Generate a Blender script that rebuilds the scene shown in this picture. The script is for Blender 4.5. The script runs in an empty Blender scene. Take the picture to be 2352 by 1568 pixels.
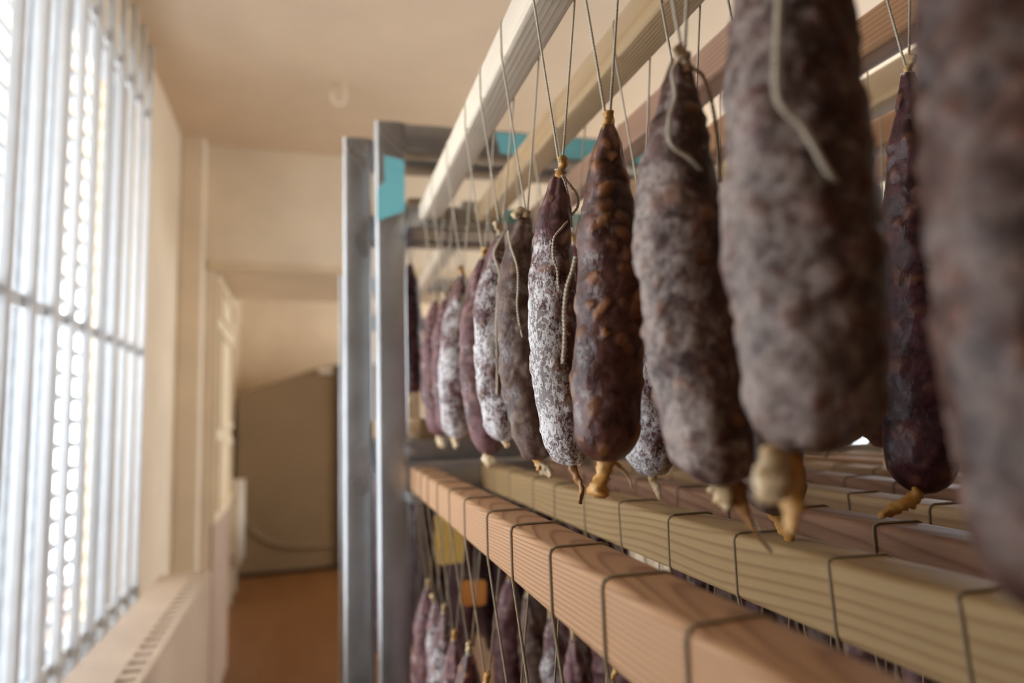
import bpy, math, random
import numpy as np
from mathutils import Vector, Matrix, noise

random.seed(7)
SC = bpy.context.scene
COL = SC.collection

# ------------------------------------------------------------------ camera
F, CX, CY = 1568.0, 1176.0, 784.0            # 24 mm lens on a 36 mm sensor, 2352 x 1568
CAM = Vector((0.0, 0.0, 1.41))
def cray(u, v): return Vector(((u - CX) / F, -(v - CY) / F, -1.0))
_y = cray(770, 972).normalized()             # direction of the battens
_h = cray(1176, 972 - 0.03 * 406)
_up = _h.cross(_y).normalized()
if _up.y < 0: _up = -_up
_x = _y.cross(_up).normalized()
ROT = Matrix((_x, _y, _up))                  # world = ROT @ camera
cam = bpy.data.objects.new('camera', bpy.data.cameras.new('camera'))
COL.objects.link(cam)
cam.matrix_world = Matrix.Translation(CAM) @ ROT.to_4x4()
cam.data.lens = 24.0; cam.data.sensor_width = 36.0
cam.data.clip_start = 0.02; cam.data.clip_end = 60
cam.data.dof.use_dof = True
cam.data.dof.focus_distance = 0.53
cam.data.dof.aperture_fstop = 3.2
SC.camera = cam
def at(u, v, Y):
    d = ROT @ cray(u, v); return CAM + d * (Y / d.y)
def atx(u, v, X):
    d = ROT @ cray(u, v); return CAM + d * (X / d.x)

# ------------------------------------------------------------------ world, light, exposure
W = bpy.data.worlds.new('overcast_sky'); SC.world = W; W.use_nodes = True
W.node_tree.nodes['Background'].inputs[0].default_value = (0.86, 0.93, 1.0, 1)
W.node_tree.nodes['Background'].inputs[1].default_value = 5.8
SC.view_settings.view_transform = 'Standard'
SC.view_settings.look = 'None'
SC.view_settings.exposure = 0.47
SC.view_settings.gamma = 1.0
SC.view_settings.use_curve_mapping = False
SC.cycles.use_denoising = True
SC.cycles.max_bounces = 5
SC.cycles.diffuse_bounces = 4
SC.cycles.glossy_bounces = 2
SC.cycles.use_adaptive_sampling = True
SC.cycles.adaptive_threshold = 0.10
SC.cycles.caustics_reflective = False

YAW = math.radians(2.69)                     # the room is turned a little against the rack
RM = Matrix.Rotation(YAW, 4, 'Z')
def portal(name, y0, y1, z0, z1, x, face):
    L = bpy.data.lights.new(name, 'AREA'); L.shape = 'RECTANGLE'
    L.size = z1 - z0; L.size_y = y1 - y0; L.energy = 1.0
    L.cycles.is_portal = True
    o = bpy.data.objects.new(name, L); COL.objects.link(o)
    m = Matrix.Translation((x, (y0 + y1) / 2, (z0 + z1) / 2)) @ Matrix.Rotation(math.radians(-90 if face > 0 else 90), 4, 'Y')
    o.matrix_world = RM @ m
portal('window_daylight', 0.25, 2.78, 0.72, 2.74, -0.735, 1)
portal('added_far_daylight', 4.9, 7.4, 0.8, 2.6, 3.0, -1)  # daylight for the far room, from an added window out of view
portal('added_right_daylight', 1.5, 3.5, 1.0, 2.6, 3.0, -1)  # extra daylight from the right, through an added unseen window

# ------------------------------------------------------------------ helpers
class MB:
    def __init__(s): s.v = []; s.f = []
    def add(s, vs, fs):
        b = len(s.v); s.v.extend(vs); s.f.extend([tuple(i + b for i in f) for f in fs]); return s
    def box(s, x0, x1, y0, y1, z0, z1, bev=0.0):
        if bev <= 0:
            vs = [(x, y, z) for z in (z0, z1) for y in (y0, y1) for x in (x0, x1)]
            return s.add(vs, [(0, 2, 3, 1), (4, 5, 7, 6), (0, 1, 5, 4), (2, 6, 7, 3), (0, 4, 6, 2), (1, 3, 7, 5)])
        # rounded along the longest axis
        d = [x1 - x0, y1 - y0, z1 - z0]; ax = d.index(max(d))
        lo = [x0, y0, z0]; hi = [x1, y1, z1]; a, b = [i for i in range(3) if i != ax]
        prof = rrect(hi[a] - lo[a], hi[b] - lo[b], bev, 3)
        vs = []
        for e in (lo[ax], hi[ax]):
            for (p, q) in prof:
                t = [0, 0, 0]; t[ax] = e; t[a] = (lo[a] + hi[a]) / 2 + p; t[b] = (lo[b] + hi[b]) / 2 + q; vs.append(tuple(t))
        n = len(prof); fl = (ax == 1)
        fs = [(i, (i + 1) % n, n + (i + 1) % n, n + i) for i in range(n)] + [tuple(range(n - 1, -1, -1)), tuple(range(n, 2 * n))]
        if fl: fs = [tuple(reversed(f)) for f in fs]
        return s.add(vs, fs)
    def tube(s, pts, rad, n=8, flat=1.0, twist=0.0, cap=True):
        pts = [Vector(p) for p in pts]; N = len(pts)
        if not hasattr(rad, '__len__'): rad = [rad] * N
        ref = Vector((0.31, 0.87, 0.22)).normalized(); vs = []; ang = 0.0; prev = None
        for i, p in enumerate(pts):
            t = (pts[min(i + 1, N - 1)] - pts[max(i - 1, 0)])
            t = t.normalized() if t.length > 1e-9 else Vector((0, 0, 1))
            if prev is None:
                u = t.cross(ref).normalized()
            else:
                u = (prev - t * prev.dot(t)).normalized()
                ang += twist * (p - pts[i - 1]).length
            prev = u; w = t.cross(u); ca, sa = math.cos(ang), math.sin(ang)
            for k in range(n):
                a = 2 * math.pi * k / n; e1 = math.cos(a) * rad[i]; e2 = math.sin(a) * rad[i] * flat
                q = p + u * (e1 * ca - e2 * sa) + w * (e1 * sa + e2 * ca); vs.append((q.x, q.y, q.z))
        fs = [(i * n + k, i * n + (k + 1) % n, (i + 1) * n + (k + 1) % n, (i + 1) * n + k) for i in range(N - 1) for k in range(n)]
        if cap: fs += [tuple(range(n - 1, -1, -1)), tuple((N - 1) * n + k for k in range(n))]
        return s.add(vs, fs)
    def mesh(s, name, smooth=False):
        me = bpy.data.meshes.new(name); me.from_pydata(s.v, [], s.f); me.update()
        if smooth: me.polygons.foreach_set('use_smooth', [True] * len(me.polygons))
        return me
    def build(s, name, mat, parent=None, smooth=False, M=None):
        o = bpy.data.objects.new(name, s.mesh(name, smooth)); COL.objects.link(o)
        o.data.materials.append(mat)
        if parent is not None: o.parent = parent
        elif M is not None: o.matrix_world = M
        return o
def rrect(w, h, r, seg):
    out = []
    for cx, cy, a0 in ((w / 2 - r, h / 2 - r, 0), (-w / 2 + r, h / 2 - r, 90), (-w / 2 + r, -h / 2 + r, 180), (w / 2 - r, -h / 2 + r, 270)):
        for k in range(seg + 1):
            a = math.radians(a0 + 90 * k / seg); out.append((cx + r * math.cos(a), cy + r * math.sin(a)))
    return out
def smooth_angle(o, deg=40):
    o.data.polygons.foreach_set('use_smooth', [True] * len(o.data.polygons))
    try: o.data.set_sharp_from_angle(angle=math.radians(deg))
    except Exception: pass
def empty(name, loc=(0, 0, 0), M=None):
    o = bpy.data.objects.new(name, None); COL.objects.link(o); o.empty_display_size = 0.05
    if M is not None: o.matrix_world = M
    else: o.location = loc
    return o
def tag(o, label=None, cat=None, group=None, kind=None):
    if label: o['label'] = label
    if cat: o['category'] = cat
    if group: o['group'] = group
    if kind: o['kind'] = kind
    return o
def catmull(pts, step):
    P = [Vector(p) for p in pts]; P = [P[0] * 2 - P[1]] + P + [P[-1] * 2 - P[-2]]; out = []
    for i in range(1, len(P) - 2):
        a, b, c, d = P[i - 1:i + 3]; n = max(1, int((c - b).length / step))
        for k in range(n):
            t = k / n
            out.append(0.5 * ((2 * b) + (c - a) * t + (2 * a - 5 * b + 4 * c - d) * t * t + (3 * b - a - 3 * c + d) * t ** 3))
    out.append(P[-2]); return out
def resample(pts, step):
    out = []
    for a, b in zip(pts[:-1], pts[1:]):
        a, b = Vector(a), Vector(b); n = max(1, int((b - a).length / step))
        out += [a.lerp(b, k / n) for k in range(n)]
    out.append(Vector(pts[-1])); return out
def sstep(a, b, x):
    t = min(1, max(0, (x - a) / (b - a))); return t * t * (3 - 2 * t)

# ------------------------------------------------------------------ materials
class NT:
    def __init__(s, name):
        s.m = bpy.data.materials.new(name); s.m.use_nodes = True; s.t = s.m.node_tree
        s.b = s.t.nodes['Principled BSDF']; s.out = s.t.nodes['Material Output']
    def n(s, kind, **kw):
        nd = s.t.nodes.new(kind)
        for k, v in kw.items():
            if k in nd.inputs.keys(): s.set(nd.inputs[k], v)
            else: setattr(nd, k, v)
        return nd
    def set(s, sock, v):
        if isinstance(v, bpy.types.NodeSocket): s.t.links.new(v, sock)
        else: sock.default_value = v
    def math(s, op, a, b=None, c=None, clamp=False):
        nd = s.t.nodes.new('ShaderNodeMath'); nd.operation = op; nd.use_clamp = clamp
        for i, v in enumerate((a, b, c)):
            if v is not None: s.set(nd.inputs[i], v)
        return nd.outputs[0]
    def mix(s, f, a, b, blend='MIX'):
        nd = s.t.nodes.new('ShaderNodeMix'); nd.data_type = 'RGBA'; nd.blend_type = blend; nd.clamp_factor = True
        s.set(nd.inputs[0], f)
        for i, v in ((6, a), (7, b)): s.set(nd.inputs[i], v if isinstance(v, bpy.types.NodeSocket) else (*v[:3], 1))
        return nd.outputs[2]
    def ramp(s, f, stops, interp='LINEAR'):
        nd = s.t.nodes.new('ShaderNodeValToRGB'); nd.color_ramp.interpolation = interp; e = nd.color_ramp.elements
        while len(e) > len(stops): e.remove(e[-1])
        while len(e) < len(stops): e.new(0.5)
        for i, (p, c) in enumerate(stops): e[i].position = p; e[i].color = (*c, 1) if hasattr(c, '__len__') else (c, c, c, 1)
        s.set(nd.inputs[0], f); return nd.outputs[0]
    def obj(s):
        return s.n('ShaderNodeTexCoord').outputs['Object']
    def scale(s, vec, sc, off=(0, 0, 0)):
        nd = s.n('ShaderNodeMapping'); s.set(nd.inputs[0], vec); nd.inputs['Scale'].default_value = sc; nd.inputs['Location'].default_value = off
        return nd.outputs[0]
    def noise(s, vec, sc, det=3, rough=0.55, dist=0.0):
        nd = s.n('ShaderNodeTexNoise'); s.set(nd.inputs['Vector'], vec)
        nd.inputs['Scale'].default_value = sc; nd.inputs['Detail'].default_value = det; nd.inputs['Roughness'].default_value = rough; nd.inputs['Distortion'].default_value = dist
        return nd.outputs[0]
    def bump(s, h, strength, dist, normal=None):
        nd = s.n('ShaderNodeBump'); nd.inputs['Strength'].default_value = strength; nd.inputs['Distance'].default_value = dist
        s.set(nd.inputs['Height'], h)
        if normal is not None: s.set(nd.inputs['Normal'], normal)
        return nd.outputs[0]
    def done(s, col=None, rough=None, metal=None, normal=None, spec=None):
        for k, v in (('Base Color', col), ('Roughness', rough), ('Metallic', metal), ('Normal', normal), ('Specular IOR Level', spec)):
            if v is None: continue
            if k == 'Base Color' and not isinstance(v, bpy.types.NodeSocket): v = (*v[:3], 1)
            s.set(s.b.inputs[k], v)
        return s.m

def mat_paint(name, col, var=0.06, rough=0.75, sc=3.0, bumpd=0.0015):
    t = NT(name); o = t.obj()
    n = t.noise(o, sc, 5, 0.6); n2 = t.noise(o, sc * 12, 3)
    c = t.mix(t.ramp(n, [(0.35, 0.0), (0.7, 1.0)]), [x * (1 - var) for x in col], [min(1, x * (1 + var)) for x in col])
    return t.done(c, rough, 0, t.bump(n2, 0.25, bumpd))
def mat_plain(name, col, rough=0.5, metal=0.0, var=0.1, sc=40):
    t = NT(name); n = t.noise(t.obj(), sc, 3)
    c = t.mix(n, [x * (1 - var) for x in col], [min(1, x * (1 + var)) for x in col])
    return t.done(c, rough, metal)
def mat_metal(name, col, rough):
    t = NT(name); o = t.obj()
    st = t.noise(t.scale(o, (220, 220, 6)), 1.0, 4, 0.6)
    bl = t.noise(o, 9, 4, 0.6)
    c = t.mix(t.ramp(bl, [(0.35, 0.0), (0.68, 1.0)]), [x * 0.74 for x in col], col)
    c = t.mix(t.math('MULTIPLY', st, 0.35), c, [x * 0.6 for x in col])
    r = t.math('MULTIPLY_ADD', bl, 0.18, rough - 0.09)
    return t.done(c, r, 0.92, t.bump(st, 0.12, 0.0006))
def mat_wood(name, light, dark, pith, tilt=(0.0, 0.0), period=0.0032, wob=0.004, grey=0.0, rough=0.62, contrast=1.0, wy=2.2):
    t = NT(name); o = t.obj()
    sx = t.n('ShaderNodeSeparateXYZ'); t.set(sx.inputs[0], o); x, y, z = sx.outputs
    w1 = t.noise(t.scale(o, (12, wy, 12)), 1.0, 1, 0.5); w2 = t.noise(t.scale(o, (12, wy, 12), (7.3, 1.1, 4.2)), 1.0, 1, 0.5)
    u = t.math('ADD', t.math('MULTIPLY_ADD', y, tilt[0], t.math('SUBTRACT', x, pith[0])), t.math('MULTIPLY', t.math('SUBTRACT', w1, 0.5), wob * 2))
    v = t.math('ADD', t.math('MULTIPLY_ADD', y, tilt[1], t.math('SUBTRACT', z, pith[1])), t.math('MULTIPLY', t.math('SUBTRACT', w2, 0.5), wob * 2))
    r = t.math('SQRT', t.math('ADD', t.math('MULTIPLY', u, u), t.math('MULTIPLY', v, v)))
    saw = t.math('FRACT', t.math('DIVIDE', r, period))
    ring = t.ramp(saw, [(0.0, 0.25), (0.12, 0.0), (0.55, 0.12), (0.86, 1.0), (1.0, 0.25)])
    fib = t.noise(t.scale(o, (900, 14, 900)), 1.0, 3, 0.6)
    broad = t.noise(t.scale(o, (20, 3, 20)), 1.0, 3, 0.5)
    c = t.mix(t.math('MULTIPLY', ring, 0.8 * contrast), light, dark)
    c = t.mix(t.math('MULTIPLY', fib, 0.28), c, [d * 0.75 for d in dark])
    c = t.mix(t.math('MULTIPLY', broad, 0.35), c, [a * 0.85 + b * 0.1 for a, b in zip(light, dark)])
    if grey > 0:
        g = t.ramp(t.noise(t.scale(o, (30, 5, 30), (3, 1, 8)), 1.0, 4), [(0.3, 0.0), (0.7, 1.0)])
        c = t.mix(t.math('MULTIPLY', g, grey), c, (0.40, 0.36, 0.33))
    sawm = t.n('ShaderNodeTexWave', wave_type='BANDS', bands_direction='Y'); t.set(sawm.inputs['Vector'], o)
    sawm.inputs['Scale'].default_value = 100; sawm.inputs['Distortion'].default_value = 2.0
    h = t.math('ADD', t.math('MULTIPLY', ring, 0.6), t.math('ADD', t.math('MULTIPLY', fib, 0.5), t.math('MULTIPLY', sawm.outputs[1], 0.10)))
    return t.done(c, rough, 0, t.bump(h, 0.5, 0.0008), 0.35)
def mat_sausage(name, meat, red, haze, hazec, mold, thr=0.5, mscale=16, grad=0.0, side=0.0, rough=0.5, fat=(0.42, 0.20, 0.08), fatk=0.55, fine=1.0, moldc=(0.80, 0.77, 0.76)):
    t = NT(name); o = t.obj()
    sx = t.n('ShaderNodeSeparateXYZ'); t.set(sx.inputs[0], o)
    n1 = t.noise(o, 85, 3, 0.6); n2 = t.noise(o, 30, 3, 0.6, 0.5); n3 = t.noise(o, mscale, 4, 0.65, 0.3)
    n5 = t.noise(t.scale(o, (460, 460, 260), (1, 2, 3)), 1.0, 2, 0.6, 0.6)
    at_ = t.n('ShaderNodeAttribute', attribute_name='fat').outputs['Fac']
    c = t.mix(t.ramp(n1, [(0.38, 0.0), (0.64, 1.0)]), meat, red)
    c = t.mix(t.math('MULTIPLY', t.ramp(n2, [(0.52, 0.0), (0.66, 1.0)]), 0.75), c, [m * 0.3 for m in meat])
    c = t.mix(t.math('MULTIPLY', at_, fatk), c, fat)
    # thin greyish bloom, dusty and broken
    hz = t.math('MULTIPLY', t.ramp(t.math('ADD', t.math('MULTIPLY', n2, -0.45), t.math('MULTIPLY', n1, 0.9)), [(0.08, 0.0), (0.42, 1.0)]), haze)
    hz = t.math('MULTIPLY', hz, t.ramp(n5, [(0.30, 0.30), (0.58, 1.0)]))
    c = t.mix(hz, c, hazec)
    # white mould: broad patches broken up by a fine crackle
    zz = t.math('MULTIPLY_ADD', sx.outputs[2], -grad, grad * 0.12)
    mm = t.math('ADD', t.math('ADD', n3, zz), t.math('MULTIPLY', sx.outputs[0], -side))
    base = t.ramp(mm, [(max(0, thr - 0.05), 0.0), (min(1, thr + 0.13), 1.0)])
    ck = t.ramp(t.math('ADD', t.math('MULTIPLY', n5, 0.65), t.math('MULTIPLY', n1, 0.35)), [(0.45, 1.0 - fine), (0.51, 1.0)])
    mm = t.math('MULTIPLY', t.math('MULTIPLY', base, t.math('MAXIMUM', ck, t.math('MULTIPLY', t.ramp(base, [(0.7, 0.0), (1.0, 1.0)]), 0.30))), mold, clamp=True)
    c = t.mix(mm, c, moldc)
    rr = t.math('ADD', t.math('MULTIPLY', t.math('MAXIMUM', mm, hz), 0.35), rough)
    h = t.math('ADD', t.math('MULTIPLY', n1, 1.1), t.math('ADD', t.math('MULTIPLY', n5, 0.4), t.math('MULTIPLY', mm, 0.35)))
    return t.done(c, rr, 0, t.bump(h, 0.9, 0.0012), 0.45)
def mat_casing(name, a, b, rough=0.4):
    t = NT(name); o = t.obj(); n = t.noise(t.scale(o, (120, 120, 60)), 1.0, 4, 0.6)
    c = t.mix(t.ramp(n, [(0.35, 0.0), (0.65, 1.0)]), a, b)
    return t.done(c, rough, 0, t.bump(n, 0.6, 0.0012))
def mat_twine(name, a, b):
    t = NT(name); o = t.obj(); n = t.noise(o, 900, 3, 0.6)
    return t.done(t.mix(n, a, b), 0.85, 0, t.bump(n, 0.5, 0.0004), 0.2)
def mat_glass():
    t = NT('window_glass'); tr = t.n('ShaderNodeBsdfTransparent'); gl = t.n('ShaderNodeBsdfGlossy'); gl.inputs['Roughness'].default_value = 0.02
    mx = t.n('ShaderNodeMixShader'); mx.inputs[0].default_value = 0.06
    t.t.links.new(tr.outputs[0], mx.inputs[1]); t.t.links.new(gl.outputs[0], mx.inputs[2]); t.t.links.new(mx.outputs[0], t.out.inputs[0])
    return t.m
def mat_floor():
    t = NT('brown_floor'); o = t.obj()
    n = t.noise(t.scale(o, (7, 1.2, 1)), 1.0, 5, 0.6); n2 = t.noise(o, 2.0, 3)
    br = t.n('ShaderNodeTexBrick'); t.set(br.inputs['Vector'], o); br.inputs['Scale'].default_value = 1.0
    br.inputs['Brick Width'].default_value = 0.11; br.inputs['Row Height'].default_value = 0.6; br.inputs['Mortar Size'].default_value = 0.002
    br.inputs['Color1'].default_value = (0.17, 0.060, 0.008, 1); br.inputs['Color2'].default_value = (0.20, 0.080, 0.018, 1); br.inputs['Mortar'].default_value = (0.1, 0.05, 0.02, 1)
    c = t.mix(t.math('MULTIPLY', n, 0.5), br.outputs[0], (0.11, 0.045, 0.014))
    return t.done(c, t.math('MULTIPLY_ADD', n2, 0.2, 0.38))

M = {}
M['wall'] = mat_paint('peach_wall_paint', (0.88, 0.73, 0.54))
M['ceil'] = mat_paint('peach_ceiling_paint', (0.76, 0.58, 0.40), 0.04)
M['cream'] = mat_paint('cream_panel_paint', (0.80, 0.64, 0.42), 0.08, 0.55)
M['white'] = mat_paint('white_gloss_paint', (0.80, 0.81, 0.82), 0.03, 0.35, 12, 0.0004)
M['sash'] = mat_paint('pale_grey_sash_paint', (0.62, 0.64, 0.66), 0.04, 0.4, 12, 0.0004)
M['radiator'] = mat_paint('peach_radiator_enamel', (0.70, 0.54, 0.40), 0.05, 0.5, 8, 0.0004)
M['jamb_shade'] = mat_paint('dusty_rose_jamb_shade', (0.44, 0.31, 0.22), 0.08, 0.6)
M['slot'] = mat_plain('dark_slot', (0.10, 0.07, 0.05), 0.8)
M['heater'] = mat_plain('beige_heater_enamel', (0.62, 0.54, 0.43), 0.5)
M['machine'] = mat_paint('brown_beige_cover', (0.24, 0.165, 0.092), 0.08, 0.6, 2)
M['machine_dark'] = mat_plain('dark_brown_shadow_and_plinth', (0.05, 0.03, 0.02), 0.6)
M['floor'] = mat_floor()
M['glass'] = mat_glass()
M['steel'] = mat_metal('brushed_steel', (0.60, 0.60, 0.60), 0.36)
M['weld'] = mat_metal('ground_weld_steel', (0.74, 0.76, 0.78), 0.28)
M['film'] = NT('turquoise_film').done((0.26, 0.70, 0.77), 0.25)
M['bolt'] = mat_metal('zinc_bolt', (0.75, 0.75, 0.76), 0.3)
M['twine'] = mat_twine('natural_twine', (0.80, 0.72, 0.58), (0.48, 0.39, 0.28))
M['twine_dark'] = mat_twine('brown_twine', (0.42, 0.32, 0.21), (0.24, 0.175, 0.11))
M['amber'] = mat_casing('amber_casing', (0.60, 0.26, 0.045), (0.72, 0.42, 0.13))
M['straw'] = mat_casing('cream_casing', (0.76, 0.62, 0.42), (0.58, 0.36, 0.14))
M['umber'] = mat_casing('brown_casing', (0.40, 0.19, 0.05), (0.28, 0.12, 0.04))
M['tag_o'] = mat_plain('orange_paper', (0.78, 0.30, 0.06), 0.8)
M['tag_y'] = mat_plain('yellow_paper', (0.80, 0.50, 0.12), 0.8)
WD = {
 'front_low': mat_wood('reddish_larch', (0.57, 0.325, 0.165), (0.245, 0.095, 0.038), (0.006, -0.052), (0.012, 0.055), 0.0027, 0.0028, wy=3.5),
 'second_low': mat_wood('yellow_pine', (0.52, 0.355, 0.165), (0.29, 0.145, 0.056), (-0.012, -0.075), (0.01, 0.045), 0.0068, 0.016, contrast=0.95, wy=3.0),
 'third_low': mat_wood('brown_larch', (0.38, 0.205, 0.12), (0.19, 0.078, 0.043), (0.02, -0.06), (0.04, -0.07), 0.009, 0.014, wy=5.0),
 'far_low': mat_wood('tan_pine', (0.52, 0.34, 0.17), (0.33, 0.17, 0.075), (0.09, -0.03), (0.02, 0.02), 0.005, 0.005),
 'front_up': mat_wood('bleached_pine', (0.88, 0.76, 0.59), (0.68, 0.52, 0.36), (0.06, -0.09), (0.01, 0.015), 0.0040, 0.004, 0.30, 0.7, 0.7),
 'second_up': mat_wood('honey_pine', (0.70, 0.50, 0.27), (0.56, 0.34, 0.15), (0.10, 0.02), (0.008, 0.004), 0.0036, 0.003, 0.25, 0.65, 0.8),
 'third_up': mat_wood('pinkish_larch', (0.52, 0.32, 0.21), (0.32, 0.16, 0.10), (0.02, 0.11), (0.004, 0.006), 0.0050, 0.002, 0.1),
 'far_up': mat_wood('amber_larch', (0.50, 0.28, 0.14), (0.28, 0.12, 0.055), (0.02, -0.12), (0.006, 0.004), 0.0050, 0.002),
}

# ------------------------------------------------------------------ the room (room frame turned by YAW)
FZ, CZ = 0.0, 2.876
XW, XO = -0.58, -0.73                        # inner and outer face of the window wall
YR, YP, YP2, YF = -5.0, 3.74, 4.59, 7.9
XR = 3.0
def struct(name, mb, mat, parent=None, smooth=False):
    o = mb.build(name, mat, parent, smooth, RM if parent is None else None)
    if parent is None: o['kind'] = 'structure'
    return o
struct('floor', MB().box(-2.2, XR + 0.2, YR - 0.2, YF + 0.2, -0.1, 0.0), M['floor'])
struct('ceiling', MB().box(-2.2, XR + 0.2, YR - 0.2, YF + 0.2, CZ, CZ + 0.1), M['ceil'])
WY0, WY1, WZ0, WZ1 = 0.25, 2.78, 0.72, 2.74   # window opening
w = MB()
w.box(XO, XW, YR, WY0, 0, CZ).box(XO, XW, WY1, YP, 0, CZ).box(XO, XW, WY0, WY1, 0, WZ0).box(XO, XW, WY0, WY1, WZ1, CZ)
struct('wall_left', w, M['wall'])
w = MB()
w.box(XR, XR + 0.15, YR, 1.5, 0, CZ).box(XR, XR + 0.15, 3.5, YP, 0, CZ).box(XR, XR + 0.15, 1.5, 3.5, 0, 1.0).box(XR, XR + 0.15, 1.5, 3.5, 2.6, CZ)
struct('wall_right', w, M['wall'])
struct('wall_rear', MB().box(XO, XR, YR - 0.15, YR, 0, CZ), M['wall'])
JX = -0.424; LZ = 2.207
w = MB()
w.box(XO, JX, YP, YP2, 0, CZ).box(JX, XR, YP, YP2, LZ, CZ).box(1.55, XR, YP, YP2, 0, LZ)
struct('wall_partition', w, M['wall'])
struct('trim_1', MB().box(XW, JX - 0.045, YP - 0.10, YP, 0, CZ, 0.012), M['wall'])        # shallow pier in the corner
struct('trim_2', MB().box(JX - 0.03, 1.6, YP - 0.022, YP, LZ + 0.004, LZ + 0.040, 0.006), M['cream'])  # lintel edge
w = MB()
w.box(-0.85, -0.63, YP2, YF, 0, CZ)
struct('wall_far_left', w, M['wall'])
struct('wall_far', MB().box(-1.0, XR, YF, YF + 0.15, 0, CZ), M['wall'])
w = MB()
w.box(XR, XR + 0.15, YP2, 4.9, 0, CZ).box(XR, XR + 0.15, 7.4, YF, 0, CZ).box(XR, XR + 0.15, 4.9, 7.4, 0, 0.8).box(XR, XR + 0.15, 4.9, 7.4, 2.6, CZ)
struct('wall_far_right', w, M['wall'])
# cream panelled lining of the deep doorway
lin = empty('door_1', M=RM); lin['kind'] = 'structure'
MB().box(JX, JX + 0.018, YP + 0.01, YP2 - 0.01, 0.93, LZ - 0.005).build('lining_board', M['cream'], lin)
for z0, z1 in ((0.98, 1.34), (1.40, 1.92), (1.98, 2.16)):
    m = MB()
    for a, b, c, d in ((YP + 0.08, YP + 0.11, z0, z1), (YP2 - 0.11, YP2 - 0.08, z0, z1)): m.box(JX + 0.018, JX + 0.034, a, b, c, d)
    for c, d in ((z0, z0 + 0.03), (z1 - 0.03, z1)): m.box(JX + 0.018, JX + 0.034, YP + 0.11, YP2 - 0.11, c, d)
    m.build('panel_moulding', M['cream'], lin)
MB().box(JX, JX + 0.012, YP + 0.01, YP2 - 0.01, 0.0, 0.925).build('jamb_shade_board', M['jamb_shade'], lin)  # shade on the lower jamb, put in as a darker coloured board

# window: sashes, panes and the outer slats
win = empty('window_1', M=RM); win['kind'] = 'structure'
XS = -0.665
def wbox(name, mat, *a, bev=0.0):
    return MB().box(*a, bev).build(name, mat, win)
wbox('window_frame', M['sash'], XS - 0.03, XS + 0.03, WY0, WY1, WZ0, WZ0 + 0.06)
wbox('window_frame', M['sash'], XS - 0.03, XS + 0.03, WY0, WY1, WZ1 - 0.06, WZ1)
muls = [WY0, 0.86, 1.42, 1.93, 2.12, WY1 - 0.05]
for i, y in enumerate(muls):
    wbox('mullion', M['sash'], XS - 0.03, XS + 0.03, y, y + 0.036, WZ0 + 0.06, WZ1 - 0.06)
for a, b in zip(muls[:-1], muls[1:]):
    MB().box(XS - 0.004, XS + 0.004, a + 0.036, b, WZ0 + 0.06, WZ1 - 0.06).build('pane', M['glass'], win)
sl = MB().box(-0.010, 0.010, WY0 - 0.05, WY1 + 0.05, -0.0125, 0.0125).mesh('slat'); sl.materials.append(M['sash'])
k = 0; z = WZ0 + 0.02
while z < WZ1 + 0.05:
    o = bpy.data.objects.new('slat', sl); COL.objects.link(o); o.parent = win; o.location = (XO - 0.015, 0, z); z += 0.078
wbox('sill', M['white'], XS + 0.03, XW - 0.012, WY0, WY1, WZ0, WZ0 + 0.018)
for wn, y0, y1, z0, z1 in (('added_window_2', 4.9, 7.4, 0.8, 2.6), ('added_window_3', 1.5, 3.5, 1.0, 2.6)):  # unseen windows, added to let daylight into both rooms
    w2 = empty(wn, M=RM); w2['kind'] = 'structure'
    MB().box(XR + 0.06, XR + 0.07, y0 + .05, y1 - .05, z0 + .05, z1 - .05).build('pane', M['glass'], w2)
    for a in ((y0, y1, z0, z0 + .05), (y0, y1, z1 - .05, z1), (y0, y0 + .05, z0 + .05, z1 - .05), (y1 - .05, y1, z0 + .05, z1 - .05), ((y0 + y1) / 2 - .025, (y0 + y1) / 2 + .025, z0 + .05, z1 - .05)):
        MB().box(XR + 0.04, XR + 0.09, *a).build('window_frame', M['white'], w2)

# white grille in front of the window
gr = empty('window_grille', M=RM)
tag(gr, 'white painted steel grille of upright bars in front of the window', 'grille')
XG = -0.55; BY = [2.745 - 0.1345 * i for i in range(19)]
for y in BY:
    MB().box(XG - 0.010, XG + 0.010, y - 0.010, y + 0.010, 0.585, 2.862 - 0.002, 0.003).build('upright_bar', M['white'], gr, True)
for z in (0.852, 1.686, 2.585):
    MB().box(XG - 0.020, XG - 0.0105, BY[-1] - 0.05, 2.80, z - 0.014, z + 0.014).build('cross_bar', M['white'], gr)
for z in (0.835, 2.485):
    MB().box(XW, XG - 0.006, 2.80, 2.855, z - 0.03, z + 0.03, 0.004).build('wall_bracket', M['sash'], gr)

# radiator under the window
rd = empty('radiator', M=RM); tag(rd, 'long peach painted radiator below the barred window', 'radiator')
RX0, RX1, RY0, RY1, RZ = -0.50, -0.322, -0.6, 2.9, 0.868
MB().box(RX1 - 0.02, RX1, RY0, RY1, 0.12, RZ, 0.006).build('front_panel', M['radiator'], rd, True)
MB().box(RX0, RX0 + 0.02, RY0, RY1, 0.12, RZ - 0.04, 0.006).build('back_panel', M['radiator'], rd, True)
MB().box(RX0 + 0.02, RX1 - 0.02, RY0 + 0.02, RY1 - 0.012, 0.14, RZ - 0.012).build('convector_core', M['slot'], rd)
for y in (RY0 + 0.001, RY1 - 0.012):
    MB().box(RX0, RX1 - 0.02, y, y + 0.011, 0.12, RZ).build('end_cap', M['radiator'], rd)
MB().box(RX0 + 0.004, RX1 - 0.060, RY0 + 0.012, RY1 - 0.012, RZ - 0.011, RZ).build('top_cover', M['radiator'], rd)
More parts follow.
